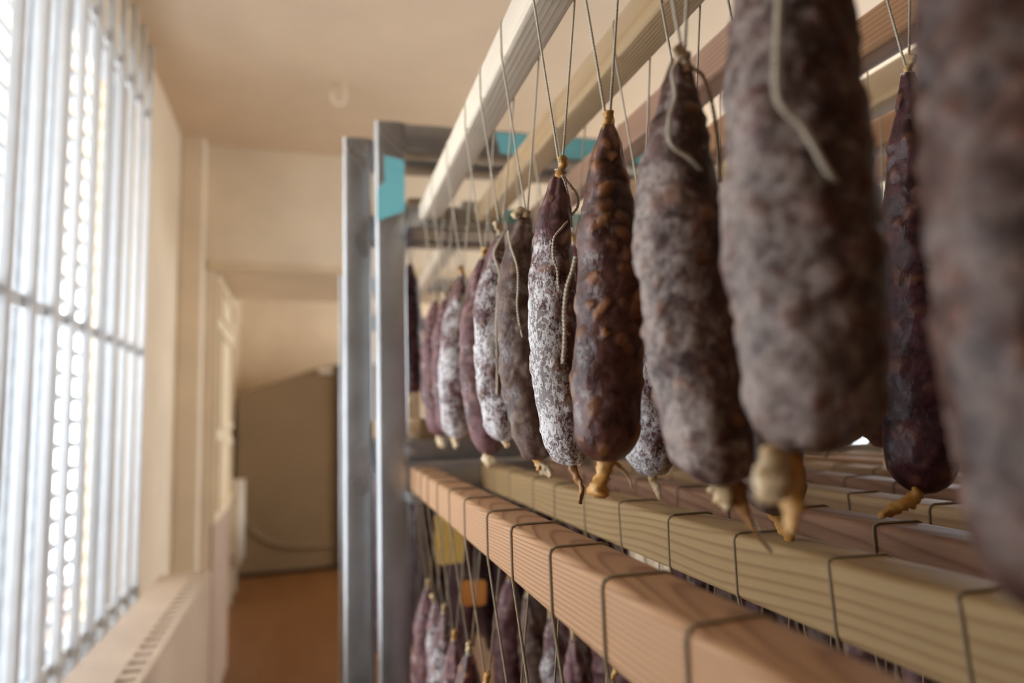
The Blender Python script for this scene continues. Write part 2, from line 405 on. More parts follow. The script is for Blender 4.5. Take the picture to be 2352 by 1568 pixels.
for i in range(58):
    y = RY1 - 0.06 - i * 0.06
    MB().box(RX1 - 0.060, RX1 - 0.020, y, y + 0.034, RZ - 0.011, RZ - 0.002).build('grille_bar', M['radiator'], rd)
for y in (0.1, 2.5):
    MB().box(RX0 + 0.04, RX0 + 0.08, y, y + 0.04, 0.0, 0.14).build('foot', M['radiator'], rd)

# things beyond the doorway
ht = empty('panel_heater', M=RM); tag(ht, 'beige finned heater on the wall beyond the doorway', 'heater')
for i in range(9):
    MB().box(-0.60, -0.46, 6.0 + i * 0.062, 6.045 + i * 0.062, 0.30, 0.95, 0.012).build('fin', M['heater'], ht, True)
for z in (0.42, 0.82): MB().box(-0.615, -0.50, 5.99, 6.55, z, z + 0.04).build('header_pipe', M['heater'], ht)
for y in (6.05, 6.48): MB().box(-0.55, -0.52, y, y + 0.03, 0.0, 0.32).build('foot', M['heater'], ht)

mc = empty('covered_machine', M=RM); tag(mc, 'large brown beige machine with a sloping top beyond the doorway', 'machine')
pf = [(-0.58, 0.04), (-0.58, 1.68), (-0.55, 1.72), (0.10, 1.945), (0.40, 2.0), (1.2, 2.0), (1.2, 0.04)]
m = MB(); n = len(pf)
m.add([(x, 7.05, z) for x, z in pf] + [(x, 7.75, z) for x, z in pf], [tuple(range(n)), tuple(range(2 * n - 1, n - 1, -1))] + [(i, n + i, n + (i + 1) % n, (i + 1) % n) for i in range(n)])
m.build('body', M['machine'], mc)
arc = [(-0.56, 7.04, 0.72), (-0.50, 7.04, 0.56), (-0.38, 7.04, 0.38), (-0.2, 7.04, 0.28), (0.0, 7.04, 0.245), (0.3, 7.04, 0.235), (0.9, 7.04, 0.23)]
MB().tube(catmull(arc, 0.05), 0.016, 8).build('rim', M['machine'], mc, True)
MB().box(0.17, 0.30, 7.0, 7.05, 1.90, 1.955, 0.01).build('handle', M['heater'], mc)
MB().box(0.335, 0.42, 7.02, 7.05, 0.04, 1.99).build('edge_shadow_strip', M['machine_dark'], mc)  # dark strip standing in for the shadow along the machine's edge
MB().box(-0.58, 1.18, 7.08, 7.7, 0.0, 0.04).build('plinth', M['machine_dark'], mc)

hk = empty('ceiling_hook', M=RM @ Matrix.Translation((0.16, 2.91, CZ))); tag(hk, 'small pale hook screwed into the ceiling', 'hook')
MB().tube([(0, 0, -0.006), (0, 0, 0)], [0.022, 0.024], 14).build('rose', M['ceil'], hk, True)
MB().tube(catmull([(0.018, 0, -0.004), (0.020, 0, -0.05), (0.012, 0, -0.085), (-0.012, 0, -0.095), (-0.032, 0, -0.075), (-0.034, 0, -0.04)], 0.006), 0.006, 8).build('hook_wire', M['wall'], hk, True)

# ------------------------------------------------------------------ steel racks
D = 1.33
def rack(name, label, x0, x1, ya, yb, ztop, ups, lows):
    """two welded end frames at ya (near) and yb (far), joined by long rails near the floor"""
    r = empty(name, (x0, ya, 0)); tag(r, label, 'rack', 'steel drying racks')
    def p(nm, *a, bev=0.006, mat='steel'):
        o = MB().box(a[0] - x0, a[1] - x0, a[2] - ya, a[3] - ya, a[4], a[5], bev).build(nm, M[mat], r); smooth_angle(o); return o
    for y in (ya, yb):
        for x in (x0, x1): p('post', x, x + 0.058, y, y + 0.058, 0.0, ztop)
        for zt in (ztop, ups, lows, 0.30):
            p('cross_rail', x0 + 0.058, x1, y, y + 0.058, zt - 0.058, zt)
    for x in (x0, x1): p('side_rail', x + 0.004, x + 0.054, ya + 0.058, yb, 0.04, 0.09)
    return r, p
ra, pa = rack('steel_rack', 'brushed steel rack frame holding the front rows of sausages', 0.078, 1.23, -0.215, D, 2.010, 1.841, 1.330)
def tri(nm, mat, pts, y, parent, org, th=0.0008):
    n = len(pts); m = MB()
    m.add([(x - org[0], y - th - org[1], z) for x, z in pts] + [(x - org[0], y - org[1], z) for x, z in pts],
          [tuple(range(n)), tuple(range(2 * n - 1, n - 1, -1))] + [(i, n + i, n + (i + 1) % n, (i + 1) % n) for i in range(n)])
    return m.build(nm, M[mat], parent)
oa = (0.078, -0.215)
# ledges that carry the battens
pa('ledge', 0.136, 1.23, D - 0.045, D, 1.7790, 1.7970, bev=0.002)
pa('ledge', 0.136, 1.23, D - 0.045, D, 1.2590, 1.2775, bev=0.002)
pa('ledge', 0.136, 1.23, -0.157, -0.112, 1.7140, 1.7310, bev=0.002)
pa('ledge', 0.136, 1.23, -0.157, -0.112, 1.2590, 1.2775, bev=0.002)
# turquoise film left on the steel
tri('protective_film', 'film', [(0.0950, 1.938), (0.1345, 1.930), (0.1345, 1.825), (0.0805, 1.803), (0.0805, 1.865), (0.0950, 1.885)], D, ra, oa)
tri('protective_film', 'film', [(0.325, 2.004), (0.70, 2.004), (0.70, 1.958), (0.335, 1.958)], D, ra, oa)
tri('protective_film', 'film', [(0.29, 1.838), (0.60, 1.838), (0.60, 1.798), (0.315, 1.798)], D, ra, oa)
tri('mitre_weld', 'weld', [(0.084, 2.004), (0.096, 2.004), (0.134, 1.966), (0.134, 1.935), (0.090, 1.985)], D, ra, oa, 0.0006)
bo = MB().tube([(0.139 - oa[0], D - 0.012 - oa[1], 1.352), (0.139 - oa[0], D - oa[1], 1.352)], 0.009, 6).build('bolt', M['bolt'], ra)
MB().tube([(0.139 - oa[0], D - 0.019 - oa[1], 1.352), (0.139 - oa[0], D - 0.012 - oa[1], 1.352)], 0.005, 10).build('bolt_end', M['bolt'], bo)

Y2 = 1.43
rb, pb = rack('steel_rack', 'second steel rack standing close behind the first, nearer the doorway', 0.017, 1.17, Y2, 2.85, 2.013, 1.846, 1.372)
ob = (0.017, Y2)
def ell(cx, cz, a, b, n=20): return [(cx + a * math.cos(2 * math.pi * i / n), cz - b * math.sin(2 * math.pi * i / n)) for i in range(n)]
tri('ground_weld', 'weld', ell(0.058, 1.80, 0.016, 0.048), Y2, rb, ob, 0.0006)
tri('ground_weld', 'weld', ell(0.052, 1.315, 0.022, 0.055), Y2, rb, ob, 0.0006)
tri('mitre_weld', 'weld', [(0.022, 2.006), (0.034, 2.006), (0.073, 1.966), (0.073, 1.930), (0.030, 1.975)], Y2, rb, ob, 0.0006)
bo = MB().tube([(0.080 - ob[0], -0.004, 1.300), (0.080 - ob[0], 0.06, 1.300)], 0.008, 10).build('bolt', M['bolt'], rb)

# ------------------------------------------------------------------ wooden battens
UPS = 0.045                                   # the upper battens fall a little towards the camera
def zup(Y): return 1.7975 - UPS * (D - Y)     # underside of the upper battens
def batten(x0, w, h, y0, y1, z, slope, mat, label, group, seed):
    rnd = random.Random(seed); L = y1 - y0; n = 40; prof = rrect(w, h, 0.0052, 4); m = MB(); np_ = len(prof)
    o1, o2 = rnd.uniform(0, 9), rnd.uniform(0, 9)
    for i in range(n + 1):
        y = -L / 2 + L * i / n
        dx = 0.0012 * noise.noise((o1, y * 2.2, 0)); dz = 0.0008 * noise.noise((o2, y * 2.2, 3))
        m.v.extend([(px + dx, y, pz + dz) for px, pz in prof])
    m.f = [(i * np_ + (k + 1) % np_, i * np_ + k, (i + 1) * np_ + k, (i + 1) * np_ + (k + 1) % np_) for i in range(n) for k in range(np_)]
    m.f += [tuple(range(np_)), tuple(range((n + 1) * np_ - 1, n * np_ - 1, -1))]
    o = m.build('wooden_batten', mat); smooth_angle(o, 35)
    ym = (y0 + y1) / 2
    o.location = (x0 + w / 2, ym, z + h / 2); o.rotation_euler = (math.atan(slope), 0, 0)
    return tag(o, label, 'batten', group)
UX = [0.162, 0.273, 0.389, 0.514, 0.622, 0.735, 0.85]; UW, UH = 0.037, 0.042
UM = ['front_up', 'second_up', 'third_up', 'far_up', 'second_up', 'far_up', 'third_up']
UL = ['bleached pale upper batten, first from the window', 'honey coloured upper batten, second from the window', 'pinkish brown upper batten, third from the window',
      'brown ridged upper batten, fourth from the window', 'yellowish upper batten, fifth from the window', 'brown upper batten, sixth from the window', 'upper batten in the shade, seventh from the window']
Yb0, Yb1 = -0.150, D - 0.003
for i, x in enumerate(UX):
    batten(x, UW, UH, Yb0, Yb1, zup((Yb0 + Yb1) / 2) + 0.0006, UPS, WD[UM[i]], UL[i], 'upper wooden battens', i)
LX = [0.1385, 0.276, 0.388, 0.505, 0.625, 0.745, 0.865, 0.985]; LW, LH = 0.0415, 0.0450
LM = ['front_low', 'second_low', 'third_low', 'far_low', 'third_low', 'far_low', 'front_low', 'far_low']
LL = ['reddish brown lower batten nearest the window, crossed by loops of twine', 'yellowish striped lower batten, second from the window', 'dull brown lower batten, third from the window',
      'tan lower batten with saw marks, fourth from the window', 'lower batten, fifth from the window', 'lower batten, sixth from the window', 'lower batten, seventh from the window', 'lower batten, farthest from the window']
for i, x in enumerate(LX):
    batten(x, LW, LH, Yb0, Yb1, 1.2779, 0.0, WD[LM[i]], LL[i], 'lower wooden battens', 20 + i)
LT = 1.3229
# battens of the rack behind
for i, (x, z, mt, lb) in enumerate(((0.15, 1.8465, 'second_up', 'pale batten on the upper rails of the rear rack, nearest the window'), (0.27, 1.8465, 'front_up', 'pale batten on the upper rails of the rear rack, second from the window'))):
    batten(x, UW, UH, Y2 + 0.005, 2.88, z, 0.0, WD[mt], lb, 'battens of the rear rack', 40 + i)

# ------------------------------------------------------------------ sausages
SM = {
 'mauve':  mat_sausage('mauve_sausage', (0.090, 0.023, 0.023), (0.19, 0.058, 0.054), 0.70, (0.30, 0.19, 0.20), 0.75, 0.62, 24, fat=(0.42, 0.24, 0.17), fatk=0.6),
 'white':  mat_sausage('white_mould_sausage', (0.085, 0.023, 0.021), (0.17, 0.054, 0.046), 0.60, (0.29, 0.20, 0.21), 1.0, 0.45, 20, 0.9, fat=(0.42, 0.24, 0.17), fatk=0.6),
 'bloom':  mat_sausage('half_mouldy_sausage', (0.080, 0.020, 0.018), (0.17, 0.052, 0.043), 0.58, (0.27, 0.175, 0.20), 1.0, 0.60, 34, 1.8, 8.0, fat=(0.40, 0.21, 0.13), fatk=0.8),
 'greige': mat_sausage('grey_brown_sausage', (0.085, 0.036, 0.025), (0.14, 0.062, 0.040), 0.90, (0.215, 0.160, 0.130), 0.25, 0.62, 30, 0.3, 2.0, fat=(0.34, 0.22, 0.13), fatk=0.6),
 'dark':   mat_sausage('dark_red_sausage', (0.046, 0.010, 0.007), (0.125, 0.030, 0.015), 0.34, (0.22, 0.14, 0.14), 0.50, 0.66, 45, 0.0, 4.0, 0.32, (0.40, 0.16, 0.05), 0.9),
 'mottle': mat_sausage('mottled_sausage', (0.042, 0.012, 0.008), (0.11, 0.034, 0.020), 0.50, (0.25, 0.175, 0.165), 0.80, 0.60, 75, 0.5, 6.0, 0.5, (0.34, 0.13, 0.05), 0.7, fine=0.6, moldc=(0.50, 0.41, 0.37)),
 'grey':   mat_sausage('grey_mould_sausage', (0.045, 0.015, 0.010), (0.10, 0.033, 0.021), 0.45, (0.21, 0.155, 0.135), 0.70, 0.56, 125, 0.6, 5.0, 0.5, (0.26, 0.055, 0.03), 0.5, fine=0.35, moldc=(0.46, 0.38, 0.34)),
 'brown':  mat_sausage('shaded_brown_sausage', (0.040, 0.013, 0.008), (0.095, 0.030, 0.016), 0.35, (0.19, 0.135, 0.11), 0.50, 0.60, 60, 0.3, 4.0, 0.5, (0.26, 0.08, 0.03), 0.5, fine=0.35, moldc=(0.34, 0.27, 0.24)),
 'maroon': mat_sausage('maroon_sausage', (0.032, 0.006, 0.008), (0.085, 0.015, 0.020), 0.25, (0.15, 0.10, 0.135), 0.35, 0.66, 30, 0.0, 0.0, 0.33, (0.22, 0.08, 0.045), 0.8),
}
def body_mesh(name, L, R, seed, nu, nv, tp=0.62, bend=0.0, lump=1.0, neck=0.0042, fatlo=0.55, twistx=0.0, fsc=92):
    rnd = random.Random(seed); off = Vector((rnd.uniform(-50, 50), rnd.uniform(-50, 50), rnd.uniform(-50, 50)))
    vs = []; fat = []; ph = rnd.uniform(0, 6.28); kp = rnd.choice((5, 6, 7))
    for i in range(nu + 1):
        t = i / nu
        t = 0.5 - 0.5 * math.cos(math.pi * t) if False else t
        # profile: round foot, full middle, long taper to the tied neck
        if t < 0.10: r = R * math.sqrt(max(0.0, 1 - (1 - t / 0.10) ** 2)) * 0.93 + 0.0
        else: r = R * (0.93 + 0.07 * math.sin(math.pi * min(1, (t - 0.10) / 0.5)))
        if t > tp:
            q = (t - tp) / (1 - tp); r = r * (1 - q ** 1.55) + neck * q
        r = max(r, 0.0012)
        cx = bend * math.sin(math.pi * t) + twistx * math.sin(2 * math.pi * t); cy = 0.25 * bend * math.sin(math.pi * t * 1.3)
        wr = sstep(tp, 1.0, t) * 0.22 + sstep(0.10, 0.0, t) * 0.16
        amp = min(1, r / (R * 0.5))
        for k in range(nv):
            a = 2 * math.pi * k / nv; ca, sa = math.cos(a), math.sin(a)
            p = Vector((r * ca, r * sa, t * L)); q = p + off
            big = noise.noise(q * 30) * 0.0030 + noise.noise(q * 75) * 0.0013
            qq = q + Vector((noise.noise(q * 60), noise.noise(q * 60 + Vector((9, 0, 0))), noise.noise(q * 60 + Vector((0, 9, 0))))) * 0.006
            d1, pts = noise.voronoi(qq * fsc)
            cell = noise.cell(pts[0] * 7.13 + Vector((0.37, 0.11, 0.71)))
            fm = (0.45 + 0.55 * abs(cell)) * sstep(0.66, 0.22, d1[0]) if cell > fatlo - 1 + 0.0 and (cell * 0.5 + 0.5) > fatlo else 0.0
            fine = noise.noise(q * 210) * 0.00045
            rr = r + (big + fm * 0.0019 + fine) * lump * amp
            rr += r * wr * 0.35 * math.cos(kp * a + ph + 3 * noise.noise(q * 20))
            vs.append((cx + rr * ca, cy + rr * sa, t * L)); fat.append(fm)
    fs = [(i * nv + k, i * nv + (k + 1) % nv, (i + 1) * nv + (k + 1) % nv, (i + 1) * nv + k) for i in range(nu) for k in range(nv)]
    fs += [tuple(range(nv - 1, -1, -1)), tuple(nu * nv + k for k in range(nv))]
    me = bpy.data.meshes.new(name); me.from_pydata(vs, [], fs); me.update()
    me.polygons.foreach_set('use_smooth', [True] * len(me.polygons))
    at_ = me.attributes.new('fat', 'FLOAT', 'POINT'); at_.data.foreach_set('value', fat)
    return me
def crumple(mb, pts, rads, n=10, flat=0.6, seed=0, amp=0.25, step=0.0016):
    P = catmull(pts, step); N = len(P); R_ = []
    for i in range(N):
        t = i / (N - 1) * (len(rads) - 1); j = min(int(t), len(rads) - 2); R_.append(rads[j] + (rads[j + 1] - rads[j]) * (t - j))
    b = len(mb.v); mb.tube(P, R_, n, flat, 60)
    off = Vector((seed * 3.7, seed * 1.3, 0))
    for i in range(b, len(mb.v)):
        v = Vector(mb.v[i]); c = P[min((i - b) // n, N - 1)]; d = v - c
        mb.v[i] = tuple(c + d * (1 + amp * 2.2 * noise.noise(v * 330 + off)))
    return mb
def loop_path(xc, hw, zb, zt, apex, wob, rnd):
    """twine: from the sausage up one side of the batten, over it, down the other side"""
    r = 0.0009; e = 0.0045; y = apex.y; j = lambda: rnd.uniform(-wob, wob)
    y1, y2, y3, y4 = y + j(), y + j(), y + j(), y + j()
    pts = [Vector(apex), Vector((xc - hw - r, y1, zb + e)), Vector((xc - hw - r, (y1 + y2) / 2, zt - e)), Vector((xc - hw + e * 0.25 - r * .7, y2, zt - e * 0.3 + r * .7)), Vector((xc - hw + e, y2, zt + r)),
           Vector((xc + hw - e, y3, zt + r)), Vector((xc + hw - e * 0.25 + r * .7, y3, zt - e * 0.3 + r * .7)), Vector((xc + hw + r, y3, zt - e)), Vector((xc + hw + r, y4, zb + e)), Vector((apex.x + 0.0018, apex.y + 0.001, apex.z))]
    return pts
SHARED = {}
def shared_body(kind, v):
    key = (kind, v)
    if key not in SHARED:
        rnd = random.Random(hash((len(kind), v)) & 0xffff)
        me = body_mesh('body', 0.24, 0.0225 + 0.0015 * (v % 3), 100 + v * 7 + len(kind), 72, 36, 0.64 + 0.04 * (v % 3), (-0.008, 0.006, -0.004, 0.009)[v % 4], 1.0, fatlo=0.6)
        me.materials.append(SM[kind]); SHARED[key] = me
    return SHARED[key]
CNT = {}
def sausage(kind, look, where, group, xc, hw, zb, zt, A, B, R=0.022, seed=1, res=None, tp=0.62, bend=0.0, tip=None, tails=None, ends=None, tipmat='straw', tw=1.0, v=None, fatlo=0.6, twistx=0.0, lump=1.0, label=None):
    """A = tied top, B = foot; hangs by twine from the batten centred on xc"""
    A, B = Vector(A), Vector(B); rnd = random.Random(seed); L = (A - B).length
    root = empty('dried_sausage', B); tag(root, label or f'{look} dried sausage, {where}', 'sausage', group)
    if res is None:
        me = shared_body(kind, v if v is not None else seed % 4); L0 = 0.24
        sc = (1, 1, L / L0)
    else:
        me = body_mesh('body', L, R, seed, res[0], res[1], tp, bend, lump, fatlo=fatlo, twistx=twistx); me.materials.append(SM[kind]); sc = (1, 1, 1)
    bo = bpy.data.objects.new('body', me); COL.objects.link(bo); bo.parent = root
    ax = (A - B).normalized(); q = Vector((0, 0, 1)).rotation_difference(ax)
    bo.rotation_mode = 'QUATERNION'; bo.rotation_quaternion = q @ (Matrix.Rotation(rnd.uniform(0, 6.28) if res is None else 0, 3, 'Z').to_quaternion()); bo.scale = sc
    loc = lambda p: Vector(p) - B
    hi = res is not None
    # tied neck: a small crumpled end of casing above the knot
    d = Vector((rnd.uniform(-1, 1), rnd.uniform(-0.6, 0.2), 0)) * 0.004
    tp_pts = tip if tip else [A - Vector((0, 0, 0.012)), A, A + d * 0.7 + Vector((0, 0, 0.007)), A + d * 1.8 + Vector((0, 0, 0.013))]
    crumple(MB(), [loc(p) for p in tp_pts], [0.0046, 0.0030, 0.0040, 0.0052], 10, 0.7, seed, 0.3).build('casing_tip', M[tipmat], root, True)
    kn = MB()
    for kk in range(2):
        rr = 0.0040; zz = -0.0012 + kk * 0.0019
        kn.tube([loc(A) + Vector((rr * math.cos(a), rr * math.sin(a), zz + 0.0006 * math.sin(a))) for a in [2 * math.pi * i / 16 for i in range(17)]], 0.00105, 6, 0.7, 1500 if hi else 0)
    kn.build('knot', M['twine'], root, True)
    # foot: gathered casing end
    if tails is None:
        s = rnd.uniform(-1, 1)
        tails = [('straw' if rnd.random() < 0.6 else 'amber', [B + Vector((0, 0, 0.004)), B + Vector((0.002 * s, 0, -0.005)), B + Vector((0.007 * s, -0.002, -0.013)), B + Vector((0.010 * s, 0, -0.019))], [0.0050, 0.0032, 0.0046, 0.0036])]
    for tm, pts, rads in tails:
        crumple(MB(), [loc(p) for p in pts], rads, 12, 0.62, seed + 3, 0.28).build('casing_tail', M[tm], root, True)
    pts = [loc(p) for p in loop_path(xc, hw, zb, zt, A, 0.003, rnd)]
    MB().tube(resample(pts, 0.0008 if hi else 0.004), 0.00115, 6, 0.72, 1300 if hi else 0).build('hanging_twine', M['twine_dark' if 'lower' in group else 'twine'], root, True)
    for pe in (ends or []):
        MB().tube(catmull([loc(p) for p in pe[0]], 0.0008), pe[1], 7, 0.62, 1100).build('twine_end', M['twine'], root, True)
    return root
ORD = ['first', 'second', 'third', 'fourth', 'fifth', 'sixth', 'seventh', 'eighth', 'ninth', 'tenth', 'eleventh', 'twelfth']

# --- front upper row: (apex px, foot px, radius, bend, look, style ...)
xc1 = UX[0] + UW / 2
def onbody(path, A, B, R, bend, lift=0.0012):
    """lay a traced thread on the camera side of a sausage"""
    out = []
    for u, v in path:
        p = at(u, v, A.y); t = min(1, max(0, (p.z - B.z) / (A.z - B.z)))
        cx = B.x + (A.x - B.x) * t + bend * math.sin(math.pi * t)
        q = (t - 0.62) / 0.38; r = R * (1 - (max(0, q)) ** 1.55) + 0.004 * max(0, q)
        dx = p.x - cx; dep = math.sqrt(max(0.0, r * r - dx * dx))
        out.append(at(u, v, A.y - dep - lift - 0.0015))
    return out
def pxs(path, Y): return [at(u, v, Y) for u, v in path]
G1 = 'sausages of the front upper row'
HERO = [
 dict(a=(1000, 690), b=(1012, 1003), R=.0225, bend=-.010, k='mauve', look='dull mauve', res=(70, 40), tails=[('straw', [(1012, 996), (1008, 1006), (1014, 1018), (1022, 1024)], [.005, .005, .008, .005])]),
 dict(a=(1022, 688), b=(1036, 1000), R=.0215, bend=-.006, k='mauve', look='mauve lightly bloomed', res=(70, 40), tails=[('straw', [(1036, 994), (1040, 1006), (1046, 1018), (1044, 1028)], [.004, .004, .006, .004])]),
 dict(a=(1062, 632), b=(1048, 1008), R=.0215, bend=-.008, k='white', look='white streaked', res=(80, 44), tip='amber', tails=[('straw', [(1046, 1000), (1044, 1014), (1048, 1026)], [.003, .003, .003])],
      ends=[([(1066, 640), (1072, 665), (1060, 700), (1050, 740), (1047, 775)], .0012)]),
 dict(a=(1110, 592), b=(1127, 1045), R=.0215, bend=-.015, k='mauve', look='purplish bent', res=(90, 48), tip='amber', tails=[('straw', [(1122, 1036), (1118, 1048), (1126, 1058), (1138, 1060)], [.0035, .0055, .0075, .0045])]),
 dict(a=(1150, 538), b=(1160, 1015), R=.0215, bend=-.012, k='white', look='white mould covered', res=(130, 72), tip='straw', tails=[('straw', [(1160, 1008), (1162, 1018), (1166, 1026)], [.004, .003, .003])],
      ends=[([(1160, 530), (1142, 563), (1135, 586), (1147, 627), (1144, 673), (1140, 737), (1141, 801), (1142, 847), (1142, 905)], .0017)]),
 dict(a=(1208, 488), b=(1234, 1058), R=.0205, bend=-.014, k='greige', look='grey brown', res=(150, 84), tip='straw',
      tippts=[(1210, 500), (1206, 488), (1196, 482), (1188, 492), (1184, 500)],
      tails=[('amber', [(1222, 1040), (1238, 1066), (1232, 1078)], [.003, .0032, .002]), ('straw', [(1232, 1046), (1240, 1066), (1254, 1080), (1264, 1090)], [.0028, .0040, .0068, .0045])],
      ends=[([(1167, 530), (1174, 567), (1188, 613), (1190, 654), (1188, 700), (1192, 737), (1200, 774)], .0013)]),
 dict(a=(1287, 392), b=(1312, 1070), R=.0200, bend=-.012, k='bloom', look='mauve white-footed', res=(180, 96), tip='amber', tp=.60,
      tippts=[(1288, 410), (1284, 396), (1294, 384), (1296, 374), (1290, 360)],
      tails=[('umber', [(1312, 1062), (1320, 1090), (1332, 1118), (1328, 1140), (1324, 1152)], [.0030, .0024, .0030, .0026, .0016])],
      ends=[([(1292, 404), (1311, 426), (1327, 450), (1327, 474), (1314, 493), (1292, 522), (1274, 544), (1270, 568), (1272, 597), (1280, 621), (1283, 656), (1295, 683)], .0013), ([(1290, 402), (1298, 420), (1306, 452), (1312, 490), (1313, 520)], .0011)]),
 dict(a=(1395, 292), b=(1385, 1062), R=.0235, bend=.004, k='dark', look='dark red glossy', res=(200, 104), tip='amber', tp=.58, fatlo=.52,
      tippts=[(1394, 330), (1392, 300), (1400, 280), (1396, 258)],
      tails=[('amber', [(1392, 1056), (1386, 1080), (1374, 1106), (1366, 1134)], [.0052, .0036, .0056, .0080]), ('straw', [(1408, 1060), (1428, 1078), (1440, 1100), (1442, 1118)], [.0014, .0012, .0010, .0008])],
      ends=[([(1322, 590), (1314, 624), (1302, 661), (1296, 715), (1297, 770), (1293, 835)], .0016)]),
 dict(a=(1567, 128), b=(1652, 1116), R=.0232, bend=-.012, k='mottle', look='mottled brown and grey', res=(200, 104), tip='straw', tp=.60,
      tippts=[(1570, 170), (1566, 140), (1558, 116), (1552, 108)],
      tails=[('umber', [(1664, 1108), (1690, 1150), (1712, 1196), (1734, 1236), (1752, 1262)], [.0062, .0046, .0028, .0016, .0006]), ('straw', [(1640, 1112), (1656, 1140), (1664, 1168)], [.003, .0048, .0022])],
      ends=[([(1566, 132), (1545, 164), (1551, 222), (1539, 265), (1536, 316), (1551, 342), (1585, 365), (1614, 402), (1631, 451), (1645, 520)], .0013), ([(1568, 132), (1590, 156), (1614, 173), (1634, 230), (1650, 330), (1655, 420)], .0013)]),
 dict(a=(1778, -420), b=(1876, 1045), Y=.229, R=.0285, bend=.0, k='grey', look='plump grey mouldy', res=(170, 92), tip='straw', tp=.50, twistx=.0,
      tails=[('straw', [(1790, 1040), (1772, 1064), (1758, 1100), (1744, 1150)], [.0040, .0052, .0062, .0030]), ('amber', [(1812, 1046), (1812, 1090), (1806, 1150), (1790, 1222)], [.0034, .0032, .0040, .0018])],
      ends=[([(1790, -200), (1792, -60), (1786, 99), (1784, 166), (1786, 221), (1802, 253), (1838, 285), (1865, 328), (1893, 379), (1925, 431), (1956, 490)], .0016)]),
 dict(a=(2235, -700), b=(2480, 1440), Y=.150, R=.0262, bend=-.002, k='brown', look='dark blurred', res=(150, 80), tip='straw', tp=.55),
]
for i, h in enumerate(HERO):
    A = at(*h['a'], h['Y']) if 'Y' in h else atx(*h['a'], xc1)
    B = at(*h['b'], A.y)
    Y = A.y
    tails = [(t[0], [p + Vector((0, -0.002 * j, 0)) for j, p in enumerate(pxs(t[1], Y))], [q * 1.25 for q in t[2]]) for t in h['tails']] if 'tails' in h else None
    ends = [(onbody(e[0], A, B, h['R'], h['bend']), e[1]) for e in h.get('ends', [])]
    sausage(h['k'], h['look'], f'{ORD[i]} from the steel posts in the front upper row' if i < 10 else 'nearest the camera at the right edge', G1,
            xc1, UW / 2, zup(Y), zup(Y) + UH, A, B, h['R'], 11 + i * 5, h['res'], h.get('tp', .62), h['bend'],
            pxs(h['tippts'], Y - 0.002) if 'tippts' in h else None, tails, ends, h.get('tip', 'straw'), fatlo=h.get('fatlo', .62), twistx=h.get('twistx', 0))
# one more behind the first, against the ledge end of the row
# --- rows behind, upper level
def plain_row(kinds, xc, Ys, drop, L, where, group, upper=True, hw=None, seed=0, looks=None, zb=None, zt=None, hires=None, dys=None):
    for i, Y in enumerate(Ys):
        k = kinds[i % len(kinds)]; rnd = random.Random(seed + i)
        b0 = zb if zb is not None else zup(Y); t0 = zt if zt is not None else b0 + UH
        dz = rnd.uniform(-.008, .008)
        A = Vector((xc + rnd.uniform(-.002, .002), Y, b0 - drop + dz)); B = A + Vector((rnd.uniform(-.006, .006), rnd.uniform(-.004, .004), -L - rnd.uniform(-.008, .010)))
        look = dict(mauve='mauve', white='white mouldy', bloom='part mouldy', greige='grey brown', dark='dark red', mottle='mottled', grey='grey', maroon='dark maroon', brown='brown')[k]
        sausage(k, look, f'{ORD[i]} from the far end of the {where}', group, xc, hw or UW / 2, b0, t0, A, B, seed=seed + i * 3, v=(seed + i) % 4, tipmat=('straw', 'amber')[rnd.random() < .4],
                res=(hires or {}).get(i), R=.0235, tp=.67, bend=rnd.uniform(-.01, .01))
xc2 = UX[1] + UW / 2; xc3 = UX[2] + UW / 2; xc4 = UX[3] + UW / 2
plain_row(['greige', 'white', 'mauve', 'greige', 'bloom', 'bloom', 'mottle', 'greige', 'mauve'], xc2, [1.195, 1.095, .99, .89, .79, .60, .50, .41], .155, .245, 'second upper row', 'sausages of the second upper row', seed=50, hires={5: (110, 60)})
A = Vector((xc3, .392, 0)); A = at(2085, 172, .392); B = at(2118, 1136, .392)
sausage('maroon', 'slender dark maroon', 'hanging from the third upper batten', 'sausages of the third upper row', xc3, UW / 2, zup(.392), zup(.392) + UH, A, B, .0240, 77, (150, 84), .55, .002, None,
        [('amber', pxs([(2112, 1126), (2096, 1146), (2060, 1166), (2022, 1184)], .384), [.004, .0046, .0052, .0034])], None, 'straw', fatlo=.62)
plain_row(['mauve', 'greige', 'mottle', 'maroon', 'mauve', 'maroon', 'greige', 'maroon', 'dark'], xc3, [1.18, 1.07, .96, .86, .76, .66, .56, .29], .155, .24, 'third upper row', 'sausages of the third upper row', seed=80)  # the nearest hangs out of view, kept to shade the front row
plain_row(['maroon', 'greige', 'maroon', 'mauve', 'maroon', 'dark', 'maroon', 'maroon'], xc4, [1.10, .97, .86, .755, .665, .575, .46, .36], .150, .235, 'fourth upper row', 'sausages of the fourth upper row', seed=95)  # the last one is unseen, kept to hold back light
for n_, xx in enumerate(UX[4:6]):  # mostly hidden rows, added to block light from the right
    plain_row(['maroon', 'mauve', 'greige', 'maroon', 'dark', 'mauve'], xx + UW / 2, [1.22, 1.11, 1.0, .89, .78, .67, .56, .45], .150, .24, ('fifth', 'sixth')[n_] + ' upper row', 'added sausages of the inner upper rows', seed=400 + 20 * n_)
